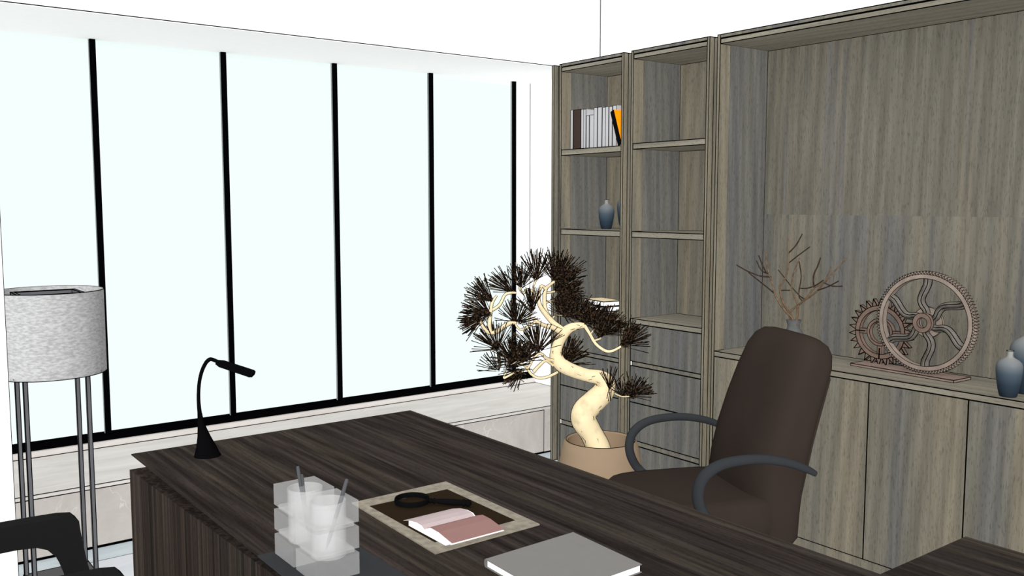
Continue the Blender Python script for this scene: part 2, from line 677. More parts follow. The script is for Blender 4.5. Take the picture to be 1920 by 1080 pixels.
def bookcase(y0, y1, label, seed, open_shelves, end_panel=False):
    t = thing('bookcase', label, 'bookcase', (3.76, (y0 + y1) / 2, 0), group='tall shelf units beside the window')
    yi0, yi1 = y0 + 0.016, y1 - 0.016
    for a, c in ((y0, yi0), (yi1, y1)):
        MB().box((XC, a, 0), (BK + 0.02, c, 2.42)).build('side_panel', 'wood_tan', t, lines=LW)
    MB().box((XC, yi0, 2.403), (BK, yi1, 2.42)).build('top_panel', 'wood', t, lines=LW)
    MB().box((XC + 0.003, yi0, 2.377), (BK, yi1, 2.400)).build('top_rail', 'wood_h', t, lines=LW)
    b = MB().box((BK, yi0, 0.05), (BK + 0.015, yi1, 2.40))
    b.bar((BK - 0.001, yi1 - 0.001, 0.96), (BK - 0.001, yi1 - 0.001, 2.377), 0.0035)
    b.build('back_panel', 'wood_tan', t)
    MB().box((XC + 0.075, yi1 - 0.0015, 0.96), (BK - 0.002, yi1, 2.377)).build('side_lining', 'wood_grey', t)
    for zt, th in open_shelves:
        MB().box((XC + 0.002, yi0, zt - th), (BK, yi1, zt)).build('shelf', 'wood_h', t, lines=LW)
    for za, zb in ((0.722, 0.931), (0.491, 0.695), (0.276, 0.489), (0.042, 0.246)):
        MB().box((XC + 0.002, yi0 + 0.001, za), (XC + 0.02, yi1 - 0.001, zb)).build('drawer_front', 'wood_grey', t, lines=LW)
    for za, zb in ((0.6965, 0.7205), (0.2475, 0.2745), (0.002, 0.040)):
        r_ = MB().box((XC + 0.004, yi0 + 0.001, za), (XC + 0.02, yi1 - 0.013, zb)).build(
            'finger_rail' if za > 0.01 else 'plinth', 'wood', t, lines=LW)
        MB().box((XC + 0.004, yi1 - 0.011, za + 0.001), (XC + 0.02, yi1 - 0.001, zb - 0.001)).build(
            'rail_gap_block', 'gap_white', t, label='small white block standing in for the gap at the rail end')  # white block added in place of the bright see-through gap
    if end_panel:
        MB().box((XC, 4.289, 0), (BK + 0.02, 4.309, 2.42)).build('end_panel', 'wood_tan', t, lines=LW)
        MB().box((XC + 0.034, 4.2385, 0), (XC + 0.046, 4.2885, 2.417)).build('filler_strip', 'wood_grey', t, lines=LW)
    MB().box((XC + 0.034, y0 - 0.0585 if y0 > 3.5 else y0 - 0.0495, 0), (XC + 0.046, y0 - 0.0005, 2.417)).build(
        'filler_strip', 'wood_tan', t, lines=LW)
    return t


bookcase(3.693, 4.238, 'grey oak shelf unit with white books, next to the window', 1,
         [(1.915, 0.032), (1.442, 0.031), (0.9595, 0.027)], True)
bookcase(3.087, 3.634, 'grey oak shelf unit with empty shelves, right of the shelf unit with books', 2,
         [(1.922, 0.030), (1.442, 0.031), (0.9595, 0.027)])

Y0, Y1 = 0.43, 3.037
cr = thing('display_cabinet', 'wide grey oak display wall with open niche above low doors behind the office chair',
           'cabinet', (3.76, 1.73, 0))
for a, c in ((Y0, Y0 + 0.017), (Y1 - 0.017, Y1)):
    MB().box((XC, a, 0), (BK + 0.02, c, 2.42)).build('side_panel', 'wood_tan', cr, lines=LW)
ya, yb = Y0 + 0.017, Y1 - 0.017
MB().box((XC, ya, 2.403), (BK, yb, 2.42)).build('top_panel', 'wood', cr, lines=LW)
MB().box((XC + 0.003, ya, 2.377), (BK, yb, 2.400)).build('top_rail', 'wood_h', cr, lines=LW)
b = MB().box((BK, ya, 1.54), (BK + 0.015, yb, 2.40))
b.bar((BK - 0.001, yb - 0.001, 1.54), (BK - 0.001, yb - 0.001, 2.377), 0.0035)
b.build('back_panel', wood('upper oak veneer', [BLU, (97, 94, 86), MID, (97, 94, 86), (104, 99, 88), GRY, MID], off=(9, 4, 3)), cr)
b = MB().box((BK, ya, 0.80), (BK + 0.015, yb, 1.54))
b.bar((BK - 0.001, yb - 0.001, 0.854), (BK - 0.001, yb - 0.001, 1.54), 0.0035)
b.build('back_panel', wood('lower oak veneer', [BLU, GRY, MID, TAN, MID, TAN], off=(2, 8, 6)), cr)
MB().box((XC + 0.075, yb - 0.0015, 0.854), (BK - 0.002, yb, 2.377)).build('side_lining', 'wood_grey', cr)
MB().box((XC, ya, 0.828), (BK, yb, 0.854)).build('worktop', 'wood_h', cr, lines=LW)
nd = 6
dw = (yb - ya) / nd
for i in range(nd):
    y = yb - dw * i
    MB().box((XC + 0.001, y - dw + 0.0008, 0.042), (XC + 0.02, y - 0.0008, 0.8265)).build('door', 'wood_door', cr, lines=LW * 0.9)
MB().box((XC + 0.002, ya, 0.0), (XC + 0.02, yb, 0.0405)).build('plinth', 'wood_door', cr)

# ------------------------------------------------------------------ books
bs = [4.2205, 4.195, 4.1285, 4.1015, 4.0795, 4.0525, 4.011, 3.981, 3.9435, 3.913, 3.8855, 3.857, 3.825]
labels = ['thin white book at the window end of the shelf row', 'wide dark brown book between white books on the upper shelf',
          'white book just right of the dark brown book', 'thin tall white book two places right of the dark brown book',
          'shorter thin white book left of the other shorter white book', 'shorter white book, right one of the two shorter white books',
          'wide tall white book just right of the two shorter ones', 'tall white book, second right of the two shorter ones',
          'tall white book, third right of the two shorter ones', 'tall white book, fourth right of the two shorter ones',
          'tall white book, fifth right of the two shorter ones', 'tall white book just left of the leaning orange book']
for i, lab in enumerate(labels):
    a, c = bs[i] - 0.0007, bs[i + 1] + 0.0007
    h = [0.238, 0.238, 0.236, 0.234, 0.196, 0.197, 0.236, 0.236, 0.232, 0.233, 0.232, 0.236][i]
    x0 = 3.645 + 0.002 * (i % 3)
    z0 = 1.9152
    t = thing('book', lab, 'book', (x0, (a + c) / 2, z0), group='upright books on the upper shelf')
    mt = 'book_brown' if i == 1 else 'book_w'
    bb = MB()
    bb.box((x0, c, z0), (x0 + 0.17, c + 0.0025, z0 + h))
    bb.box((x0, a - 0.0025, z0), (x0 + 0.17, a, z0 + h))
    bb.box((x0, c + 0.0025, z0), (x0 + 0.003, a - 0.0025, z0 + h))
    bb.bar((x0 - 0.0005, a, z0), (x0 - 0.0005, a, z0 + h), 0.0022)
    bb.bar((x0 - 0.0005, c, z0), (x0 - 0.0005, c, z0 + h), 0.0022)
    bb.bar((x0 - 0.0005, a, z0 + h), (x0 - 0.0005, c, z0 + h), 0.0022)
    bb.build('cover', mt, t)
    MB().box((x0 + 0.003, c + 0.0025, z0 + 0.002), (x0 + 0.167, a - 0.0025, z0 + h - 0.004)).build('pages', 'paper', t)
# leaning orange book
o = thing('book', 'orange book with black spine leaning at the right end of the row', 'book', (3.597, 3.744, 1.9215))
bb = MB()
bb.box((0, -0.016, 0.0), (0.004, 0.016, 0.21))
bb.build('spine', 'mag', o, local=True, label='black spine')
bb = MB().box((0.004, -0.016, 0), (0.10, -0.013, 0.21)).box((0.004, 0.013, 0), (0.10, 0.016, 0.21))
bb.build('cover', 'book_orange', o, local=True, label='orange cover')
MB().box((0.005, -0.0125, 0.003), (0.097, 0.0125, 0.207)).build('pages', 'paper', o, local=True)
o.rotation_euler = (R(-22), 0, R(-8))

# stack of two white boxed books on the third shelf
zc = 0.9597
pA, pB, pC, pD = [Vector((x, y, 0)) for x, y in ((3.654, 3.923), (3.780, 3.905), (3.808, 4.105), (3.682, 4.123))]
for k, (lab, cover) in enumerate((('white book with black cover edges under the cream topped book', 'book_w'),
                                  ('white book with cream top lying uppermost of the stack behind the bonsai', 'cream'))):
    zb = zc + 0.0315 * k
    t = thing('book', lab, 'book', (3.73, 4.01, zb), group='books lying on the third shelf')
    ctr = (pA + pB + pC + pD) / 4

    def ring(s, z):
        return [ctr + (p - ctr) * s + Vector((0, 0, z)) for p in (pA, pB, pC, pD)]
    MB().hexa(ring(0.97, zb + 0.0030), ring(0.97, zb + 0.0275)).build('pages', 'paper', t, lines=0.002)
    b = MB().hexa(ring(1, zb), ring(1, zb + 0.0028)).hexa(ring(1, zb + 0.0277), ring(1, zb + 0.0305))
    b.outline(0.0022)
    b.build('cover', cover, t)

# ------------------------------------------------------------------ vases
ST = [(0.0, (24, 36, 46)), (0.25, (33, 46, 57)), (0.5, (57, 69, 79)), (0.72, (96, 101, 104)), (0.9, (126, 127, 124)), (1.0, (134, 134, 130))]


def vase(name_label, loc, h, r, group, mat):
    t = thing('vase', name_label, 'vase', loc, group=group)
    prof = [(0.0, 0.0), (0.60, 0.0), (0.66, 0.012), (0.80, 0.16), (0.93, 0.38), (1.0, 0.56), (1.0, 0.66), (0.93, 0.73),
            (0.72, 0.79), (0.42, 0.835), (0.27, 0.865), (0.235, 0.90), (0.235, 0.985), (0.26, 1.0), (0.17, 1.0), (0.16, 0.90), (0.0, 0.86)]
    b = MB().lathe([(max(1e-4, a * r), c * h) for a, c in prof], (0, 0, 0), 40, cap0=False, cap1=False)
    n = 40
    for (a, z) in ((0.26 * r, h), (0.60 * r, 0.001)):
        for i in range(n):
            p = [(a * math.cos(2 * PI * (i + d) / n), a * math.sin(2 * PI * (i + d) / n), z) for d in (0, 1)]
            b.bar(p[0], p[1], 0.0022)
    b.build('body', mat, t, local=True, smooth=50)
    return t


g1 = glaze('blue fade glaze small', 0.0, 0.18, ST)
g2 = glaze('blue fade glaze tall', 0.0, 0.262, ST)
GV = 'blue glazed vases'
vase('small blue and white vase at the front right end of the cabinet top', (3.635, 1.613, 0.8545), 0.178, 0.0475, GV, g1)
vase('taller blue and white vase behind the small one on the cabinet top', (3.755, 1.600, 0.8545), 0.262, 0.064, GV, g2)
vase('small blue and white vase alone in the middle of the shelf unit beside the window', (3.80, 4.063, 1.4424), 0.176, 0.0475, GV, g1)
vase('blue vase mostly hidden by the post of the shelf unit beside the window', (3.84, 3.922, 1.4424), 0.225, 0.064, GV, g2)

# stone vase with dry branches
VC = Vector((3.78, 2.70, 0.8545))
t = thing('vase', 'grey rough stone vase of dry branches, partly hidden by the chair back', 'vase', VC)
b = MB().lathe([(0.05, 0), (0.066, 0.02), (0.072, 0.05), (0.064, 0.085), (0.044, 0.115), (0.030, 0.135), (0.028, 0.150), (0.037, 0.176),
                (0.031, 0.176), (0.022, 0.150), (0.022, 0.12), (0.03, 0.09)], (0, 0, 0), 32)
b.build('body', 'stone_vase', t, local=True, smooth=40)
_p = Vector((3.78, 2.70, 1.0))


def tw(x, y, d=0.0):
    """point of the branch drawing (zoomed view 1380,420 at 4.5x) on the vertical plane through the vase"""
    q = on_plane(1380 + x / 4.5, 420 + y / 4.5, _p, Vector((1, 0, 0)))
    return q + Vector((d, 0.0, 0))


def twig(lab, lines_):
    base = tw(*lines_[0][0])
    t = thing('dry_branch', lab, 'branch', (VC.x, VC.y, VC.z + 0.03), group='dry branches in the stone vase')
    for k, (pts, d0, d1, r0, r1) in enumerate([(l, *a) for l, a in lines_[1]]):
        n = len(pts)
        P = [tw(x, y, d0 + (d1 - d0) * i / (n - 1)) for i, (x, y) in enumerate(pts)]
        if k == 0:
            P = [Vector((VC.x + d0 * 0.6, VC.y + (P[0].y - VC.y) * 0.2, VC.z + 0.075))] + P
        rr = [r0 + (r1 - r0) * i / (len(P) - 1) for i in range(len(P))]
        MB().tube(P, rr, 6, 3).build('main_stem' if k == 0 else 'side_twig', 'twig' if k == 0 else 'twig_tip', t, smooth=60)


A, Bk = 0.0060, 0.0030
twig('leftmost dry branch with two long twigs reaching left', ([(495, 815)], [
    ([(495, 815), (440, 745), (380, 660), (345, 580), (325, 490), (300, 400), (285, 310), (287, 235)], (-0.01, -0.03, A, Bk)),
    ([(318, 445), (230, 435), (120, 385), (20, 318)], (-0.02, -0.05, 0.004, Bk)),
    ([(300, 415), (230, 390), (172, 310)], (-0.03, 0.0, 0.0036, Bk)),
    ([(288, 410), (270, 340), (255, 262)], (-0.03, -0.06, 0.0036, Bk)),
    ([(340, 578), (230, 508), (85, 412)], (-0.02, 0.02, 0.0042, Bk))]))
twig('tallest dry branch, upright with forked tip', ([(455, 818)], [
    ([(455, 818), (415, 720), (370, 640), (350, 540), (360, 510), (400, 440), (413, 330), (410, 105)], (0.01, 0.03, A, Bk)),
    ([(413, 245), (460, 180), (497, 85)], (0.03, 0.06, 0.0034, Bk)),
    ([(415, 330), (500, 270), (610, 195)], (0.03, 0.01, 0.0036, Bk)),
    ([(355, 562), (435, 562)], (0.02, 0.02, 0.003, 0.003))]))
twig('thick dry branch leaning right and forking high', ([(480, 815)], [
    ([(470, 790), (450, 740), (560, 645), (635, 540), (720, 490), (790, 400), (885, 290)], (0.0, 0.05, A, Bk)),
    ([(635, 537), (640, 440), (680, 360), (714, 285)], (0.02, 0.0, 0.0042, Bk)),
    ([(500, 545), (570, 545), (640, 520), (705, 478)], (0.03, 0.03, 0.003, Bk))]))
twig('dry branch reaching farthest right with low forked twigs', ([(525, 820)], [
    ([(525, 820), (545, 690), (640, 620), (730, 555), (800, 470), (855, 358)], (-0.012, -0.05, A, Bk)),
    ([(730, 555), (830, 525), (940, 475)], (-0.04, -0.07, 0.0036, Bk)),
    ([(788, 490), (850, 520), (930, 522)], (-0.045, -0.03, 0.003, Bk))]))
twig('thin dry branch curving up through the middle of the vase bunch', ([(500, 815)], [
    ([(500, 815), (502, 700), (440, 560), (437, 440), (485, 290)], (0.012, 0.05, 0.0044, Bk)),
    ([(480, 320), (505, 450), (490, 600), (530, 655)], (0.05, 0.03, 0.003, 0.003)),
    ([(310, 390), (440, 545), (520, 620), (565, 635)], (0.045, 0.02, 0.003, 0.0036))]))

# ------------------------------------------------------------------ gear sculpture
ZG = 0.8545
gs = thing('gear_sculpture', 'rusty metal sculpture of two interlocking gear wheels on the cabinet top', 'sculpture', (3.80, 2.12, ZG))
pl = [(3.721, 1.87), (3.852, 1.864), (3.876, 2.36), (3.752, 2.366)]
MB().hexa([(x, y, ZG) for x, y in pl], [(x, y, ZG + 0.011) for x, y in pl]).build('base_plate', 'plaque', gs, lines=0.0026)


def ang(cy, cz, r, a, x):
    return Vector((x, cy - r * math.cos(a), cz + r * math.sin(a)))


def annulus(b, cy, cz, ro, ri, x0, x1, n=96, mi=None):
    """ring plate facing -x; ro may be a list of n outer radii"""
    if not isinstance(ro, list):
        ro = [ro] * n
    vs = []
    for i in range(n):
        a = 2 * PI * i / n
        vs += [ang(cy, cz, ro[i], a, x0), ang(cy, cz, ri, a, x0), ang(cy, cz, ro[i], a, x1), ang(cy, cz, ri, a, x1)]
    fs = []
    for i in range(n):
        k, m = 4 * i, 4 * ((i + 1) % n)
        fs += [(k, m, m + 1, k + 1), (k + 2, k + 3, m + 3, m + 2), (k, k + 2, m + 2, m), (k + 1, m + 1, m + 3, k + 3)]
    return b.add(vs, fs, mi)


CY, CZ = 2.035, 1.0865
GX = 3.785
big = annulus(MB(), CY, CZ, 0.209, 0.190, GX - 0.016, GX + 0.016, 120)
big.outline(0.0018)
nt_ = 100
big_wheel = big.build('large_gear_wheel', 'rust', gs, smooth=30)
b = MB()
for i in range(nt_):
    a = 2 * PI * i / nt_
    h = PI / nt_ * 0.92
    q = [ang(CY, CZ, 0.2085, a - h, GX - 0.016), ang(CY, CZ, 0.2215, a, GX - 0.016), ang(CY, CZ, 0.2085, a + h, GX - 0.016)]
    q2 = [v + Vector((0.032, 0, 0)) for v in q]
    b.hexa(q2, q)
    b.bar(q[0], q[1], 0.0019)
    b.bar(q[1], q[2], 0.0019)
    b.bar(q[1], q2[1], 0.0019)
    b.bar(q2[0], q2[1], 0.0016)
    b.bar(q2[1], q2[2], 0.0016)
b.build('tooth_ring', 'rust', big_wheel)
# six fluted S spokes
prof = [(0.2, -2), (0.28, 4), (0.38, 14), (0.50, 15.5), (0.62, 10), (0.74, 4), (0.87, 0), (1.0, 0)]
cs = [(-1, 0.7), (-0.78, -0.6), (-0.5, -0.9), (-0.32, -0.25), (0, -1.15), (0.32, -0.25), (0.5, -0.9), (0.78, -0.6), (1, 0.7), (0, 0.8)]
for k in range(6):
    a0 = R(90.5 - 60 * k)
    pts = [ang(CY, CZ, 0.1945 * r_, a0 + R(o_), GX) for r_, o_ in prof]
    P, _ = smooth_path(pts, [0] * len(pts), 4)
    fr = frames(P)
    rings = []
    for j, (p, (tt, u, w)) in enumerate(zip(P, fr)):
        side = tt.cross(Vector((1, 0, 0))).normalized()
        wd = 0.0135 + 0.004 * (j / (len(P) - 1))
        rings.append([p + side * (c_[0] * wd) + Vector((c_[1] * 0.012, 0, 0)) for c_ in cs])
    b = MB().loft(rings)
    n = len(cs)
    for ci in (0, 2, 3, 5, 6, 8):
        for j in range(len(P) - 1):
            b.bar(rings[j][ci], rings[j + 1][ci], 0.0034 if ci in (0, 8) else 0.0026)
    b.build('spoke', 'steel', big_wheel)
annulus(MB(), CY - 0.004, CZ, 0.066, 0.036, GX + 0.008, GX + 0.020, 48).outline(0.0018).build('hub_flange', 'rust', big_wheel, smooth=30)
annulus(MB(), CY, CZ, 0.042, 0.0225, GX - 0.032, GX - 0.012, 48).outline(0.0018).build('hub', 'rust_d', big_wheel, smooth=30)

SY, SZ, SX = 2.276, 1.0115, 3.845
sm = annulus(MB(), SY, SZ, 0.122, 0.101, SX - 0.012, SX + 0.012, 72)
sm.outline(0.0022)
small = sm.build('small_gear_wheel', 'rust_d', gs, smooth=30)
annulus(MB(), SY, SZ, 0.063, 0.050, SX - 0.012, SX + 0.012, 48).outline(0.0022).build('hub', 'rust_d', small, smooth=30)
for k in range(4):
    a = PI / 2 * k + R(1)
    e = Vector((0, -math.cos(a), math.sin(a)))
    s_ = Vector((0, math.sin(a), math.cos(a)))
    c0 = Vector((SX, SY, SZ))
    q = []
    for r_, w_ in ((0.061, -0.011), (0.061, 0.011), (0.103, 0.011), (0.103, -0.011)):
        q.append(c0 + e * r_ + s_ * w_)
    b = MB().hexa([v + Vector((0.010, 0, 0)) for v in q], [v - Vector((0.010, 0, 0)) for v in q])
    b.outline(0.0018)
    f0 = c0 + e * 0.075 - Vector((0.0105, 0, 0))
    f1 = c0 + e * 0.118 - Vector((0.0125, 0, 0))
    b.bar(f0, f1, 0.005)
    b.build('spoke', 'rust_d', small)
nt2 = 26
b = MB()
for i in range(nt2):
    a = 2 * PI * (i + 0.5) / nt2
    h = PI / nt2 * 0.80
    q = [ang(SY, SZ, 0.122, a - h, SX - 0.011), ang(SY, SZ, 0.154, a, SX - 0.011), ang(SY, SZ, 0.122, a + h, SX - 0.011)]
    q2 = [v + Vector((0.022, 0, 0)) for v in q]
    b.hexa(q2, q)
    for u_, v_ in ((0, 1), (1, 2), (2, 0)):
        b.bar(q[u_], q[v_], 0.0034)
        b.bar(q2[u_], q2[v_], 0.003)
    b.bar(q[1], q2[1], 0.003)
b.build('tooth_ring', 'rust_d', small)

# ------------------------------------------------------------------ desk
ZD = 0.76
dk = thing('desk', 'large dark walnut executive desk with a side return at the right', 'desk', (1.35, 1.9, 0))
# bevelled top: knife edge above, set-in underside
top = [(0.797, -0.6), (1.879, -0.6), (1.879, 3.160), (0.797, 3.166)]
bot = [(0.927, -0.5), (1.80, -0.5), (1.80, 3.04), (0.927, 3.04)]
b = MB()
b.hexa([(x, y, ZD - 0.004) for x, y in top], [(x, y, ZD) for x, y in top])
b.hexa([(x, y, 0.70) for x, y in bot],
       [(0.80, -0.597, ZD - 0.004), (1.876, -0.597, ZD - 0.004), (1.876, 3.157, ZD - 0.004), (0.80, 3.163, ZD - 0.004)])
b.build('desktop', 'desk', dk)
ft = [(0.797, 3.195), (0.835, 2.07), (0.835, -0.5), (0.927, -0.5), (0.927, 3.195)]
ft = list(reversed(ft))
MB().hexa([(x, y, 0.0) for x, y in ft], [(x, y, 0.699) for x, y in ft]).build('front_panel', 'desk_v', dk)
for y in (3.03, -0.46):
    MB().box((0.93, y - 0.02, 0), (1.78, y + 0.02, 0.70)).build('side_panel', 'desk_v', dk)
MB().box((1.8795, -0.6, ZD - 0.035), (2.269, 1.092, ZD)).build('return_top', 'desk', dk)
MB().box((1.92, -0.56, 0.0), (2.24, 1.06, ZD - 0.036)).build('return_pedestal', 'desk_v', dk)

# ------------------------------------------------------------------ things on the desk
# gooseneck lamp
dl = thing('desk_lamp', 'slim black gooseneck lamp at the window end of the desk', 'lamp', (0.999, 2.985, ZD))
LB = Vector((0.999, 2.985, ZD))
NH = Vector((FH.x, FH.y, 0))


def lp(x, y, d=0.0):
    return on_plane(x, y, LB + FH * d, NH)


rings = []
secs = [(389.5, 858, 24.5), (388.5, 850, 22.5), (386.5, 836, 17.5), (382.5, 818, 11.8), (379, 803, 8.2), (376.3, 790, 5.6), (374.5, 775, 4.3)]
pxm = FPX / (LB - EYEV).dot(FW)
n = 28
for (x, y, r_) in secs:
    c = lp(x, y)
    rr = r_ / pxm
    rings.append([c + Vector((rr * math.cos(2 * PI * i / n), rr * math.sin(2 * PI * i / n), 0)) for i in range(n)])
for v in rings[0]:
    v.z = ZD + 0.0005
MB().loft(rings).build('base', 'lamp_black', dl, smooth=60)
pts = [(374.5, 776, 0), (372.5, 755, 0), (372.3, 735, 0), (374, 715, 0), (378.5, 696, 0), (385, 682, 0), (390, 676, 0), (395, 673.5, 0), (402, 675.5, 0), (412, 680, 0)]
MB().tube([lp(x, y, d) for x, y, d in pts], [q / pxm for q in (4.3, 3.6, 3.4, 3.4, 3.5, 3.6, 3.7, 3.8, 3.7, 3.4)], 10).build(
    'gooseneck', 'lamp_black', dl, smooth=60)
h0, h1 = lp(408, 679.5), lp(476, 702)
ax = (h1 - h0).normalized()
sd = (FH * 0.86 + RT * 0.4)
sd = (sd - ax * sd.dot(ax)).normalized()
nr = ax.cross(sd)
L_ = (h1 - h0).length
poly = [(-0.004, -0.008), (0.014, -0.021), (L_ - 0.008, -0.023), (L_, -0.015), (L_, 0.015), (L_ - 0.008, 0.023), (0.014, 0.021), (-0.004, 0.008)]
MB().hexa([h0 + ax * a + sd * c - nr * 0.0055 for a, c in poly], [h0 + ax * a + sd * c + nr * 0.0055 for a, c in poly]).build(
    'lamp_head', 'lamp_black', dl)

# charcoal tray and two frosted organizers
b = MB()
tp = [(0.792, 1.700), (1.012, 1.700), (1.012, 2.046), (0.792, 2.046)]
b.hexa([(x, y, ZD) for x, y in tp], [(x, y, ZD + 0.0035) for x, y in tp])
tray = b.build('desk_tray', 'tray')
recentre(tray, (0.90, 1.88, ZD))
tag(tray, 'thin charcoal mat on the desk under the frosted organizers', 'mat')


def organizer(y0, y1, lab):
    t = thing('desk_organizer', lab, 'organizer', ((0.829 + 0.934) / 2, (y0 + y1) / 2, ZD + 0.004),
              group='frosted organizers on the charcoal mat')
    z = ZD + 0.0045
    x0, x1 = 0.829, 0.934
    for k in range(3):
        za = z + 0.0605 * k
        b = MB().box((x0, y0, za), (x1, y1, za + 0.0495))
        b.build('drawer', 'acrylic', t)
        if k < 2:
            MB().box((x0 + 0.008, y0 + 0.008, za + 0.0499), (x1 - 0.008, y1 - 0.008, za + 0.0601)).build('spacer', 'acrylic', t)
    cx, cy = (x0 + x1) / 2 + 0.003, (y0 + y1) / 2
    MB().lathe([(0.040, 0.804), (0.041, 0.93), (0.038, 0.93), (0.037, 0.808)], (cx, cy, 0), 32).build('pen_cup', 'cup', t, smooth=40)
    MB().lathe([(0.020, 0.806), (0.020, 0.90)], (cx, cy, 0), 24).build('inner_tube', 'cup', t, smooth=40)
    return cx, cy


c1 = organizer(1.922, 2.030, 'frosted three-tier organizer with two pens, nearer the window')
c2 = organizer(1.801, 1.909, 'frosted three-tier organizer with one slanted pen, nearer the open book')


def pen(lab, p0, p1, r_):
    p0, p1 = Vector(p0), Vector(p1)
    d = (p1 - p0)
    t = thing('pen', lab, 'pen', p0, group='grey pens in the organizers')
    MB().tube([p0 + d * 0.16, p0 + d * 0.97, p1], [r_, r_, r_ * 0.8], 10, smooth=False).build('barrel', 'pen', t, smooth=40)
    MB().tube([p0, p0 + d * 0.16], [r_ * 0.15, r_], 10, smooth=False).build('tip', 'pen', t, smooth=40)


pen('grey pen leaning left out of the organizer, tallest of its two pens', (0.894, 1.985, 0.812), (0.866, 1.972, 0.984), 0.0042)
pen('short grey pen standing behind the taller pen', (0.890, 1.975, 0.812), (0.8775, 1.978, 0.961), 0.0046)
pen('long grey pen slanting right alone in its organizer', (0.8765, 1.852, 0.816), (0.934, 1.855, 0.970), 0.0046)

# desk pad
dp = thing('desk_pad', 'stone-bordered desk pad with dark centre under the open book', 'desk pad', (1.31, 2.03, ZD))
ox = [(1.136, 1.801), (1.461, 1.805), (1.466, 2.261), (1.149, 2.256)]
ix = [(1.172, 1.860), (1.428, 1.865), (1.429, 2.198), (1.174, 2.202)]
z0, z1 = ZD + 0.0003, ZD + 0.004
b = MB()
for i in range(4):
    j = (i + 1) % 4
    b.hexa([(*ox[i], z0), (*ox[j], z0), (*ix[j], z0), (*ix[i], z0)], [(*ox[i], z1), (*ox[j], z1), (*ix[j], z1), (*ix[i], z1)])
b.build('border', 'pad', dp)
MB().hexa([(x, y, z0) for x, y in ix], [(x, y, z1 - 0.001) for x, y in ix]).build('inlay', 'pad_in', dp)

# magnifying glass
mg = thing('magnifying_glass', 'black magnifying glass with turned handle lying on the desk pad', 'magnifier', (1.285, 2.145, 0.7645))
mc = Vector((1.281, 2.150, 0.7685))
b = MB()
nn = 40
vs, fs = [], []
for i in range(nn):
    a = 2 * PI * i / nn
    for r_, z in ((0.048, -0.0075), (0.0495, 0.0), (0.048, 0.0065), (0.0435, 0.0065), (0.0435, -0.0075)):
        vs.append(mc + Vector((r_ * math.cos(a), r_ * math.sin(a), z + 0.005)))
for i in range(nn):
    k, m = 5 * i, 5 * ((i + 1) % nn)
    for q in range(5):
        fs.append((k + q, m + q, m + (q + 1) % 5, k + (q + 1) % 5))
b.add(vs, fs)
b.build('rim', 'mag', mg, smooth=40)
MB().lathe([(0.0424, -0.001), (0.0424, 0.001)], mc + Vector((0, 0, 0.005)), 40).build('lens', 'lens', mg)
hd = (Vector((1.394, 2.028, 0)) - Vector((1.316, 2.116, 0))).normalized()
hs = Vector((1.314, 2.114, 0.774))
hp = [(0, .004), (.006, .007), (.010, .0045), (.016, .008), (.020, .005), (.03, .0065), (.07, .008), (.095, .007), (.1, .0095), (.106, .0065), (.112, .010), (.118, .007), (.122, .003)]
MB().tube([hs + hd * a for a, _ in hp], [q * 1.15 for _, q in hp], 12, smooth=False).build('handle', 'mag', mg, smooth=50)

# open book
ob = thing('open_book', 'open book with one pale pink and one rose page on the desk pad', 'book', (1.26, 1.91, 0.764))
zb = 0.7643


def page_block(ys, zs, x0, x1, under=0.0):
    b = MB()
    P = list(zip(ys, zs))
    vs = [(x0, y, z) for y, z in P] + [(x1, y, z) for y, z in P]
    n = len(P)
    b.add(vs, [(i, i + 1, n + i + 1, n + i) for i in range(n - 1)])
    return b


# left leaf stack (towards the window) and right leaf stack; each is a solid wedge of paper with a coloured top leaf
lt = [(2.022, 0.7715), (1.985, 0.7825), (1.955, 0.7865), (1.930, 0.7855), (1.917, 0.779)]
rt_ = [(1.915, 0.781), (1.895, 0.7875), (1.86, 0.7865), (1.80, 0.7765)]
for nm, pr, mt, xa, xb in (('left_page', lt, 'page_l', 1.178, 1.332), ('right_page', rt_, 'page_r', 1.184, 1.342)):
    b = MB()
    n = len(pr)
    up = [(xa, y, z + 0.0012) for y, z in pr] + [(xb, y, z + 0.0012) for y, z in pr]
    dn = [(xa, y, z) for y, z in pr] + [(xb, y, z) for y, z in pr]
    b.add(up + dn, [(i, i + 1, n + i + 1, n + i) for i in range(n - 1)]
          + [(2 * n + n + i, 2 * n + n + i + 1, 2 * n + i + 1, 2 * n + i) for i in range(n - 1)]
          + [(i + 1, i, 2 * n + i, 2 * n + i + 1) for i in range(n - 1)]
          + [(n + i, n + i + 1, 3 * n + i + 1, 3 * n + i) for i in range(n - 1)]
          + [(0, n, 3 * n, 2 * n), (n - 1, 3 * n - 1, 4 * n - 1, 2 * n - 1)])
    b.build(nm, mt, ob, label='pale pink page' if mt == 'page_l' else 'rose page')
for pr, ya, yb2 in ((lt, 2.000, 1.917), (rt_, 1.915, 1.825)):
    b = MB()
    q = [(y, z - 0.0003) for y, z in pr if min(ya, yb2) - 1e-6 <= y <= max(ya, yb2) + 1e-6]
    if pr is lt:
        q = [(2.0, 0.7775)] + q
    else:
        q = q + [(1.825, 0.7802)]
    poly = [(y, z) for y, z in q] + [(q[-1][0], zb), (q[0][0], zb)]
    xa, xb = 1.181, 1.336
    b.hexa([(xa, y, z) for y, z in poly], [(xb, y, z) for y, z in poly])
    b.build('leaf_stack', 'paper', ob)
# white margin of the leaf under the rose page
MB().hexa([(1.178, 1.796, 0.7752), (1.338, 1.796, 0.7752), (1.338, 1.9, 0.786), (1.178, 1.9, 0.786)],
          [(1.178, 1.796, 0.7762), (1.338, 1.796, 0.7762), (1.338, 1.9, 0.787), (1.178, 1.9, 0.787)]).build('under_leaf', 'paper', ob)

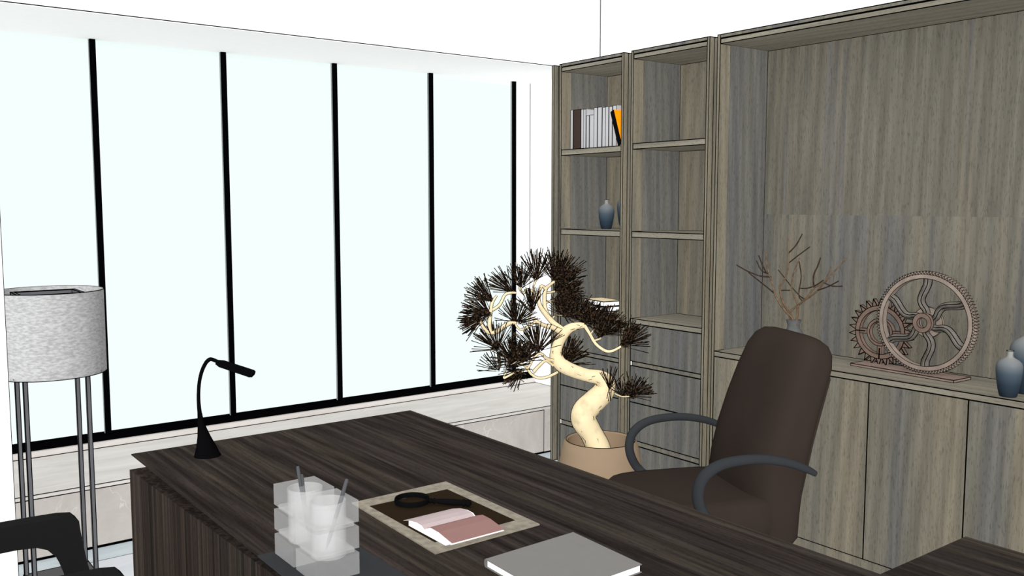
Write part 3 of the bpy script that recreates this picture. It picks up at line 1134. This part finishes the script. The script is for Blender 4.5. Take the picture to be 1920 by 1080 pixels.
# closed grey book
cb = thing('closed_book', 'thick grey clothbound book lying closed at the front edge of the view', 'book', (1.32, 1.54, ZD))
K = [Vector((1.462, 1.673, 0)), Vector((1.187, 1.665, 0)), Vector((1.178, 1.417, 0)), Vector((1.453, 1.425, 0))]
kc = sum(K, Vector()) / 4


def kr(s, z):
    return [kc + (p - kc) * s + Vector((0, 0, z)) for p in K]


MB().hexa(kr(1, ZD + 0.0185), kr(1, ZD + 0.0205)).hexa(kr(1, ZD + 0.0003), kr(1, ZD + 0.0022)).build('cover', 'book_grey', cb)
sp0, sp1 = K[1] + Vector((-0.0, -0.0, 0)), K[0]
sp = MB()
ring0 = []
for a in range(9):
    th = PI / 2 + PI * a / 8
    ring0.append((-0.005 * math.sin(PI * a / 8), 0.0103 * math.cos(PI * a / 8)))
d_ = (K[0] - K[1]).normalized()
nrm = Vector((-d_.y, d_.x, 0))
r0 = [K[1] + nrm * (-q[0]) + Vector((0, 0, ZD + 0.0104 + q[1])) for q in ring0]
r1 = [K[0] + nrm * (-q[0]) + Vector((0, 0, ZD + 0.0104 + q[1])) for q in ring0]
sp.add(r0 + r1, [(i, i + 1, 9 + i + 1, 9 + i) for i in range(8)] + [tuple(range(9)), tuple(reversed(range(9, 18)))])
sp.build('spine', 'book_grey', cb, smooth=60)
MB().hexa(kr(0.975, ZD + 0.0024), kr(0.975, ZD + 0.0183)).build('pages', 'paper', cb, label='white page block')

# ------------------------------------------------------------------ floor lamp
fl = thing('floor_lamp', 'floor lamp with grey drum shade on four thin metal legs by the window', 'lamp', (0.749, 4.18, 0))
SC = (0.749, 4.18, 0)
RS, ZL0, ZL1 = 0.212, 0.892, 1.238
n = 64
b = MB().lathe([(RS, ZL0), (RS, ZL1), (RS - 0.004, ZL1), (RS - 0.004, ZL0), (RS, ZL0)], SC, n, cap0=False, cap1=False)
for z in (ZL0, ZL1):
    for i in range(n):
        p = [(SC[0] + RS * math.cos(2 * PI * (i + d) / n), SC[1] + RS * math.sin(2 * PI * (i + d) / n), z) for d in (0, 1)]
        b.bar(p[0], p[1], 0.003)
b.build('lamp_shade', 'shade', fl, smooth=40)
lx, ly = (0.632, 0.867), (4.083, 4.281)
for x in lx:
    for y in ly:
        MB().box((x - 0.0075, y - 0.0075, 0.008), (x + 0.0075, y + 0.0075, 1.205)).build('leg', 'lamp_metal', fl, lines=0.0026)
b = MB()
for y in ly:
    b.box((lx[0] - 0.006, y - 0.006, 1.205), (lx[1] + 0.006, y + 0.006, 1.228))
for x in lx:
    b.box((x - 0.006, ly[0] + 0.006, 1.205), (x + 0.006, ly[1] - 0.006, 1.228))
b.outline(0.0035)
b.build('top_frame', 'lamp_metal', fl)
b = MB()
for x in lx:
    for y in ly:
        d = Vector((x - SC[0], y - SC[1], 0)).normalized()
        b.bar(Vector((x, y, 0.90)), Vector((SC[0], SC[1], 0.90)) + d * (RS - 0.003), 0.006, 0)
b.bar((lx[0], 4.182, 1.10), (lx[1], 4.182, 1.10), 0.008, 0)
b.build('shade_arm', 'lamp_metal', fl)
MB().lathe([(0.014, 1.0), (0.03, 1.03), (0.035, 1.06), (0.02, 1.098)], SC, 20).build('bulb', 'bulb', fl, smooth=60)
MB().box((0.622, 4.072, 0.0005), (0.880, 4.291, 0.008)).build('base_plate', 'plate', fl, lines=0.003)

# ------------------------------------------------------------------ potted bonsai
PC = Vector((3.0, 3.235, 0))
bo = thing('potted_bonsai', 'bonsai pine with twisted cream trunk in a round tan clay pot before the bookcases', 'bonsai', PC)
prof = [(0.10, 0.002), (0.15, 0.02), (0.185, 0.09), (0.201, 0.18), (0.205, 0.26), (0.201, 0.33), (0.190, 0.40), (0.178, 0.438), (0.168, 0.446),
        (0.161, 0.440), (0.163, 0.40), (0.165, 0.34)]
b = MB().lathe(prof, PC, 56)
n = 56
for i in range(n):
    p = [(PC.x + 0.169 * math.cos(2 * PI * (i + d) / n), PC.y + 0.169 * math.sin(2 * PI * (i + d) / n), 0.446) for d in (0, 1)]
    b.bar(p[0], p[1], 0.0026)
b.build('pot', 'pot', bo, smooth=50)
MB().lathe([(0.163, 0.335), (0.163, 0.36), (0.12, 0.372), (0.02, 0.376)], PC, 40).build('soil', 'soil', bo, smooth=60)


def tp_(x, y, d=0.0):
    """tree drawing (zoomed view 840,440 at 2.347x) -> point on an upright plane through the pot, d metres deeper"""
    return on_plane(840 + x / 2.3475, 440 + y / 2.3475, PC + FH * d, NH)


PX = 1 / 2.3475 / (FPX / (PC + Vector((0, 0, 0.9)) - EYEV).dot(FW))   # metres per zoomed pixel
CRACK = INK


def limb(name, pts, ndiv=10):
    P = [tp_(x, y, d) for x, y, w, d in pts]
    rr = [w * PX / 2 for x, y, w, d in pts]
    b = MB().tube(P, rr, ndiv, 5)
    Q, q = smooth_path(P, rr, 5)
    # black outline strips added down both flanks of the limb
    for sg in (-1, 1):
        prev = None
        for i in range(len(Q)):
            t = (Q[min(i + 1, len(Q) - 1)] - Q[max(i - 1, 0)]).normalized()
            p = Q[i] + t.cross(FH).normalized() * (q[i] * sg)
            if prev is not None:
                b.bar(prev, p, 0.0024)
            prev = p
    return b, P, rr


trunk = [(668, 990, 112, 0), (660, 935, 106, 0), (628, 870, 98, 0), (597, 815, 112, 0), (603, 775, 112, 0.01), (640, 735, 104, 0.02), (680, 695, 98, 0.02),
         (692, 655, 90, 0.02), (665, 628, 66, 0.01), (612, 618, 56, 0.0), (555, 600, 58, -0.01), (508, 578, 62, -0.01), (480, 548, 60, 0), (476, 512, 50, 0.01),
         (490, 470, 46, 0.02), (512, 432, 48, 0.02), (540, 410, 40, 0.01), (575, 400, 30, 0), (600, 400, 22, -0.005)]
b, P, rr = limb('trunk', trunk, 16)
# bark cracks: short dark slits on the camera-facing and rim sides
rnd = random.Random(3)
for i in range(64):
    k = rnd.randrange(1, len(P) - 1)
    t_ = rnd.random()
    p = P[k].lerp(P[k + 1], t_)
    r_ = rr[k] * (1 - t_) + rr[k + 1] * t_
    ax_ = (P[k + 1] - P[k]).normalized()
    th = rnd.uniform(0, 2 * PI)
    u = ax_.orthogonal().normalized()
    w = ax_.cross(u)
    dn = u * math.cos(th) + w * math.sin(th)
    tg = (ax_ + dn.cross(ax_) * rnd.uniform(-0.6, 0.6)).normalized()
    L2 = rnd.uniform(0.004, 0.016)
    b.bar(p + dn * (r_ * 0.985) - tg * L2, p + dn * (r_ * 0.985) + tg * L2, 0.0022, 1)
tk = b.build('trunk', 'bark', bo, smooth=70)

limbs = {
    'a': [(515, 432, 40, 0.02), (472, 396, 27, 0.02), (432, 352, 21, 0.01), (405, 312, 18, 0.0), (398, 270, 15, 0.0), (410, 228, 13, 0), (424, 232, 12, 0.01)],
    'b': [(478, 400, 24, 0.03), (445, 362, 18, 0.05), (426, 312, 16, 0.06), (428, 245, 17, 0.06), (448, 222, 12, 0.05), (468, 206, 11, 0.04)],
    'c': [(428, 256, 10, 0.06), (450, 254, 9, 0.08), (468, 250, 9, 0.10)],
    'd': [(430, 300, 9, 0.06), (450, 293, 8, 0.09), (466, 288, 8, 0.12)],
    'e': [(398, 282, 12, 0.0), (380, 256, 11, -0.03), (352, 240, 10, -0.05), (330, 257, 9, -0.07), (313, 232, 8, -0.09)],
    'f': [(384, 258, 7, -0.03), (376, 230, 6, -0.02), (388, 198, 7, 0.0)],
    'g': [(505, 432, 28, 0.01), (460, 408, 21, -0.02), (425, 400, 17, -0.05), (395, 385, 15, -0.08), (376, 368, 11, -0.09)],
    'h': [(388, 381, 11, -0.08), (352, 405, 9, -0.1), (322, 418, 8, -0.12), (303, 405, 8, -0.13), (296, 386, 8, -0.13)],
    'i': [(360, 400, 6, -0.1), (357, 370, 6, -0.09), (368, 345, 7, -0.08)],
    'j': [(300, 388, 11, -0.13), (272, 390, 17, -0.14), (245, 405, 19, -0.15), (212, 428, 18, -0.16), (178, 430, 16, -0.17), (152, 402, 13, -0.17), (138, 364, 11, -0.17)],
    'k': [(186, 426, 16, -0.17), (182, 395, 17, -0.165), (186, 350, 15, -0.16), (194, 300, 13, -0.15), (215, 268, 6, -0.14)],
    'l': [(196, 332, 12, -0.16), (228, 308, 12, -0.13), (250, 266, 11, -0.1), (275, 256, 11, -0.08), (302, 256, 9, -0.06)],
    'm': [(600, 398, 17, -0.005), (625, 438, 14, -0.02), (650, 480, 13, -0.04), (690, 510, 13, -0.06), (722, 512, 12, -0.07), (762, 492, 10, -0.08)],
    'n': [(626, 440, 7, -0.02), (644, 412, 6, -0.01), (634, 402, 5, 0.0), (644, 388, 6, 0.0)],
    'o': [(640, 465, 7, -0.03), (655, 463, 8, -0.04), (672, 455, 10, -0.05)],
    'p': [(470, 556, 14, -0.02), (435, 545, 13, -0.06), (404, 522, 10, -0.1), (375, 548, 9, -0.12), (356, 580, 10, -0.14), (347, 592, 9, -0.14)],
    'q': [(462, 575, 12, -0.02), (430, 555, 10, -0.06), (400, 578, 13, -0.09), (376, 604, 14, -0.11)],
    'r': [(480, 606, 12, -0.06), (468, 613, 12, -0.08), (432, 628, 11, -0.11), (395, 630, 11, -0.13), (365, 612, 11, -0.14), (350, 590, 9, -0.14)],
    's': [(345, 592, 8, -0.14), (300, 604, 9, -0.16), (262, 624, 9, -0.18), (247, 630, 10, -0.18), (252, 612, 7, -0.17), (262, 598, 6, -0.17)],
    't': [(350, 590, 8, -0.14), (335, 575, 9, -0.15), (310, 560, 10, -0.16), (285, 570, 6, -0.16)],
    'u': [(720, 690, 12, -0.06), (705, 688, 11, -0.08)],
    'v': [(735, 700, 7, 0.03), (765, 712, 7, 0.0), (798, 712, 6, -0.03)],
    'w': [(472, 386, 8, 0.02), (462, 372, 7, 0.03), (470, 357, 6, 0.05), (500, 355, 5, 0.09)],
}
BR = [(P, tk)]
for k, v in limbs.items():
    b, P, rr = limb('branch', v, 8)
    BR.append((P, b.build('branch', 'bark', bo, smooth=70)))

# needle fans: (x, y, depth, mean direction in the picture (deg), spread, length, count, lean towards viewer)
fans = [(390, 198, 0.0, 90, 75, 112, 80, 0.1), (318, 236, -0.09, 85, 60, 90, 60, 0.1), (285, 252, -0.07, 142, 48, 100, 60, 0.1),
        (195, 292, -0.15, 138, 45, 105, 70, 0.1), (188, 352, -0.17, 170, 70, 112, 95, 0.2), (150, 370, -0.18, 195, 55, 82, 50, 0.2),
        (300, 388, -0.13, 90, 105, 88, 90, 0.2), (368, 340, -0.08, 95, 70, 88, 60, 0.1), (218, 506, -0.17, 110, 78, 105, 85, 0.1),
        (290, 560, -0.16, 120, 90, 95, 95, 0.3), (395, 518, -0.1, 88, 78, 110, 90, 0.1), (222, 602, -0.18, 130, 80, 80, 34, 0.1),
        (330, 556, -0.15, 80, 110, 75, 90, 0.3), (255, 590, -0.17, 30, 80, 85, 50, 0.3), (330, 590, -0.15, 215, 45, 90, 40, 0.2),
        (470, 208, 0.10, 70, 70, 125, 130, 0.3), (470, 250, 0.14, 40, 60, 125, 110, 0.3), (468, 288, 0.15, 5, 70, 118, 120, 0.3),
        (500, 355, 0.09, 60, 100, 80, 80, 0.3), (560, 372, 0.05, 70, 110, 92, 110, 0.3), (590, 385, 0.0, 40, 80, 100, 70, 0.3),
        (665, 452, -0.05, 72, 60, 128, 110, 0.2), (690, 440, -0.04, 40, 55, 90, 60, 0.2), (764, 490, -0.08, 45, 62, 112, 90, 0.2),
        (505, 575, 0.08, 52, 68, 118, 130, 0.1), (712, 682, -0.09, 88, 42, 88, 26, 0.1), (712, 682, -0.09, 270, 30, 40, 6, 0.1),
        (800, 710, -0.03, 48, 66, 88, 70, 0.1), (765, 706, 0.0, 60, 110, 62, 70, 0.2), (640, 390, 0.0, 75, 80, 75, 60, 0.2),
        (360, 545, -0.12, 150, 80, 70, 60, 0.3)]
rnd = random.Random(11)
for (x, y, d, a0, sp, Ln, cnt, lean) in fans:
    c = tp_(x, y, d)
    b = MB()
    cnt = int(cnt * 0.8)
    for i in range(cnt):
        a = R(a0 + rnd.triangular(-sp, sp))
        depth = rnd.uniform(-0.6, 0.35) if lean > 0.15 else rnd.uniform(-0.4, 0.3)
        dv = (RT * math.cos(a) + Vector((0, 0, 1)) * math.sin(a) + FH * depth)
        dv.normalize()
        l = Ln * PX * rnd.triangular(0.7, 1.2, 1.05)
        st = c + dv * rnd.uniform(0, 0.02) + Vector((rnd.gauss(0, 0.004), rnd.gauss(0, 0.004), rnd.gauss(0, 0.004)))
        en = st + dv * l + Vector((0, 0, rnd.uniform(-0.006, 0.006)))
        u = dv.orthogonal().normalized()
        w = dv.cross(u)
        r0, r1 = 0.0016, 0.0023
        vs = [st + u * (r0 * math.cos(q)) + w * (r0 * math.sin(q)) for q in (0, 2.094, 4.189)]
        vs += [en + u * (r1 * math.cos(q)) + w * (r1 * math.sin(q)) for q in (0, 2.094, 4.189)]
        b.add(vs, [(0, 1, 4, 3), (1, 2, 5, 4), (2, 0, 3, 5), (3, 4, 5), (2, 1, 0)])
    near = min(BR, key=lambda q: min((p - c).length for p in q[0]))[1]
    b.build('needle_cluster', 'needle', near)

# ------------------------------------------------------------------ office chair
FA = math.atan2(0.40, -0.92)
oc = thing('office_chair', 'dark brown high-back office chair with grey loop armrests behind the desk', 'chair', (2.736, 2.33, 0), FA)


def sring(c, ex, ey, a, b_, n=36, p=4.0):
    out = []
    for i in range(n):
        t = 2 * PI * i / n
        ct, st = math.cos(t), math.sin(t)
        q = (abs(ct) ** p + abs(st) ** p) ** (-1 / p)
        out.append(Vector(c) + ex * (a * ct * q) + ey * (b_ * st * q))
    return out


def slab(name, spine, mat, pw=3.5):
    """soft slab lofted along a spine: entries (x, z, half_width, half_thickness)"""
    rings = []
    m = len(spine)
    for i, (x, z, hw, ht) in enumerate(spine):
        a, c = spine[max(0, i - 1)], spine[min(m - 1, i + 1)]
        t = Vector((c[0] - a[0], 0, c[1] - a[1])).normalized()
        nr_ = Vector((t.z, 0, -t.x))
        rings.append(sring((x, 0, z), Vector((0, 1, 0)), nr_, hw, ht, 40, pw))
    return MB().loft(rings).build(name, mat, oc, local=True, smooth=60)


back = [(-0.198, 0.308, 0.20, 0.05), (-0.198, 0.312, 0.235, 0.080), (-0.196, 0.336, 0.248, 0.098), (-0.192, 0.45, 0.250, 0.112), (-0.203, 0.56, 0.25, 0.114),
        (-0.228, 0.68, 0.25, 0.110), (-0.262, 0.80, 0.248, 0.104), (-0.300, 0.91, 0.243, 0.100), (-0.334, 1.00, 0.235, 0.094), (-0.352, 1.045, 0.218, 0.082),
        (-0.364, 1.072, 0.19, 0.062), (-0.369, 1.083, 0.15, 0.035)]
slab('backrest', back, 'leather')
slab('headrest', [(-0.262, 0.915, 0.12, 0.008), (-0.262, 0.925, 0.165, 0.020), (-0.272, 0.96, 0.19, 0.026), (-0.284, 1.01, 0.19, 0.028), (-0.298, 1.05, 0.175, 0.024),
                  (-0.305, 1.068, 0.13, 0.012)], 'leather')
slab('lumbar_cushion', [(-0.112, 0.52, 0.12, 0.008), (-0.114, 0.53, 0.18, 0.020), (-0.131, 0.62, 0.19, 0.024), (-0.171, 0.76, 0.19, 0.024), (-0.203, 0.86, 0.18, 0.020),
                        (-0.209, 0.875, 0.13, 0.008)], 'leather')
slab('back_shell', [(-0.272, 0.40, 0.14, 0.008), (-0.29, 0.44, 0.18, 0.016), (-0.34, 0.70, 0.19, 0.016), (-0.405, 0.93, 0.185, 0.016), (-0.42, 0.97, 0.15, 0.008)], 'leather')
rings = []
for z, s in ((0.340, 0.86), (0.348, 0.95), (0.40, 1.0), (0.475, 0.99), (0.494, 0.93), (0.500, 0.80)):
    rings.append(sring((0.072, 0, z), Vector((1, 0, 0)), Vector((0, 1, 0)), 0.315 * s, 0.262 * s, 40, 4))
MB().loft(rings).build('seat', 'leather', oc, local=True, smooth=60)
for sgn in (1, -1):
    y = 0.335 * sgn
    pts = [(0.10, 0.28 * sgn, 0.43), (0.155, y, 0.47), (0.192, y, 0.53), (0.20, y, 0.585), (0.182, y, 0.635), (0.13, y, 0.672), (0.055, y, 0.687), (-0.045, y, 0.687),
           (-0.145, y, 0.668), (-0.22, y, 0.640), (-0.262, y, 0.618)]
    MB().tube(pts, [0.014, 0.018, 0.019, 0.019, 0.019, 0.018, 0.017, 0.016, 0.015, 0.014, 0.010], 14, 6, ell=1.15).build('armrest', 'chair_grey', oc, local=True, smooth=60)
    MB().tube([(-0.262, 0.22 * sgn, 0.615), (-0.245, 0.28 * sgn, 0.624), (-0.235, y - 0.004 * sgn, 0.630)], [0.011, 0.011, 0.010], 10).build('arm_bracket', 'chair_grey', oc, local=True, smooth=60)
MB().lathe([(0.03, 0.09), (0.03, 0.25), (0.022, 0.25), (0.022, 0.40)], (0, 0, 0), 20).build('gas_column', 'chair_grey', oc, local=True, smooth=40)
for k in range(5):
    a = 2 * PI * k / 5 + 0.3
    d = Vector((math.cos(a), math.sin(a), 0))
    lg = MB().tube([d * 0.02 + Vector((0, 0, 0.105)), d * 0.16 + Vector((0, 0, 0.095)), d * 0.29 + Vector((0, 0, 0.07))], [0.028, 0.022, 0.016], 10).build(
        'leg', 'chair_grey', oc, local=True, smooth=60)
    wv = Vector((-d.y, d.x, 0))
    p = d * 0.29 + Vector((0, 0, 0.0285))
    w = MB()
    for s in (-1, 1):
        w.tube([p + wv * (0.006 * s), p + wv * (0.024 * s)], [0.0275, 0.0275], 18, smooth=False)
    w.build('caster', 'lamp_black', lg, local=True, smooth=40)

# ------------------------------------------------------------------ visitor chair
vc = thing('visitor_chair', 'black visitor chair with broad loop arms at the lower left, facing the desk', 'chair', (0.30, 2.68, 0))
outer = [(-0.02, 0.672), (0.372, 0.672), (0.455, 0.671), (0.525, 0.669), (0.563, 0.663), (0.576, 0.649), (0.578, 0.627), (0.582, 0.593), (0.594, 0.514), (0.607, 0.461),
         (0.617, 0.40), (0.617, 0.0), (0.562, 0.0), (0.555, 0.40), (0.538, 0.478), (0.527, 0.514), (0.511, 0.551), (0.487, 0.580), (0.459, 0.593), (0.41, 0.598), (0.369, 0.598),
         (0.06, 0.600), (0.02, 0.58), (0.0, 0.50), (-0.01, 0.0), (-0.07, 0.0), (-0.075, 0.58), (-0.06, 0.645)]
for yc in (2.937, 2.412):
    b = MB()
    h = 0.03
    ring_a = [(x, yc - h, z) for x, z in outer]
    ring_b = [(x, yc + h, z) for x, z in outer]
    b.hexa(ring_b, ring_a)
    b.build('arm_loop', 'visitor', vc)
rings = [sring((0.29, 2.675, z), Vector((1, 0, 0)), Vector((0, 1, 0)), 0.265 * s, 0.225 * s, 36, 5) for z, s in ((0.36, 0.94), (0.37, 1.0), (0.43, 1.0), (0.45, 0.94))]
MB().loft(rings).build('seat', 'visitor', vc, smooth=50)
rings = []
for z, x, s in ((0.40, 0.03, 0.9), (0.42, 0.025, 1.0), (0.65, -0.01, 1.0), (0.85, -0.05, 0.96), (0.875, -0.055, 0.85)):
    rings.append(sring((x, 2.675, z), Vector((1, 0, 0)), Vector((0, 1, 0)), 0.035 * s, 0.22 * s, 36, 5))
MB().loft(rings).build('backrest', 'visitor', vc, smooth=50)
MB().box((-0.05, 2.44, 0.375), (-0.02, 2.91, 0.41)).build('rear_rail', 'visitor', vc)
MB().box((0.565, 2.442, 0.36), (0.595, 2.907, 0.395)).build('front_rail', 'visitor', vc)

# ------------------------------------------------------------------ light
w = bpy.data.worlds.new('world')
scene.world = w
w.use_nodes = True
bg = w.node_tree.nodes['Background']
bg.inputs['Color'].default_value = (1, 1, 1, 1)
bg.inputs['Strength'].default_value = 1.05
ld = bpy.data.lights.new('daylight', 'SUN')
lo = bpy.data.objects.new('daylight', ld)
COL.objects.link(lo)
ld.energy = 4.0
ld.angle = R(20)
dirv = Vector((FH.x, FH.y, -0.52)).normalized()
lo.rotation_euler = dirv.to_track_quat('-Z', 'Y').to_euler()
lo.location = (-1, -1, 3)
ld.use_shadow = False
# added upward fill sun standing in for bounce; lifts soffit and niche ceilings
bd = bpy.data.lights.new('upward_fill', 'SUN')
bo_ = bpy.data.objects.new('upward_fill', bd)
COL.objects.link(bo_)
bd.energy = 1.15
bd.angle = R(40)
bd.use_shadow = False
bo_.location = (1, 1, 0.5)
bo_.rotation_euler = Vector((0.25, 0.3, 1.0)).normalized().to_track_quat('-Z', 'Y').to_euler()

vs_ = scene.view_settings
scene.display_settings.display_device = 'sRGB'
vs_.view_transform = 'Standard'
vs_.look = 'None'
vs_.gamma = 1
vs_.exposure = 0.0
vs_.use_curve_mapping = False
scene.cycles.max_bounces = 10
scene.cycles.transparent_max_bounces = 40
scene.cycles.diffuse_bounces = 5
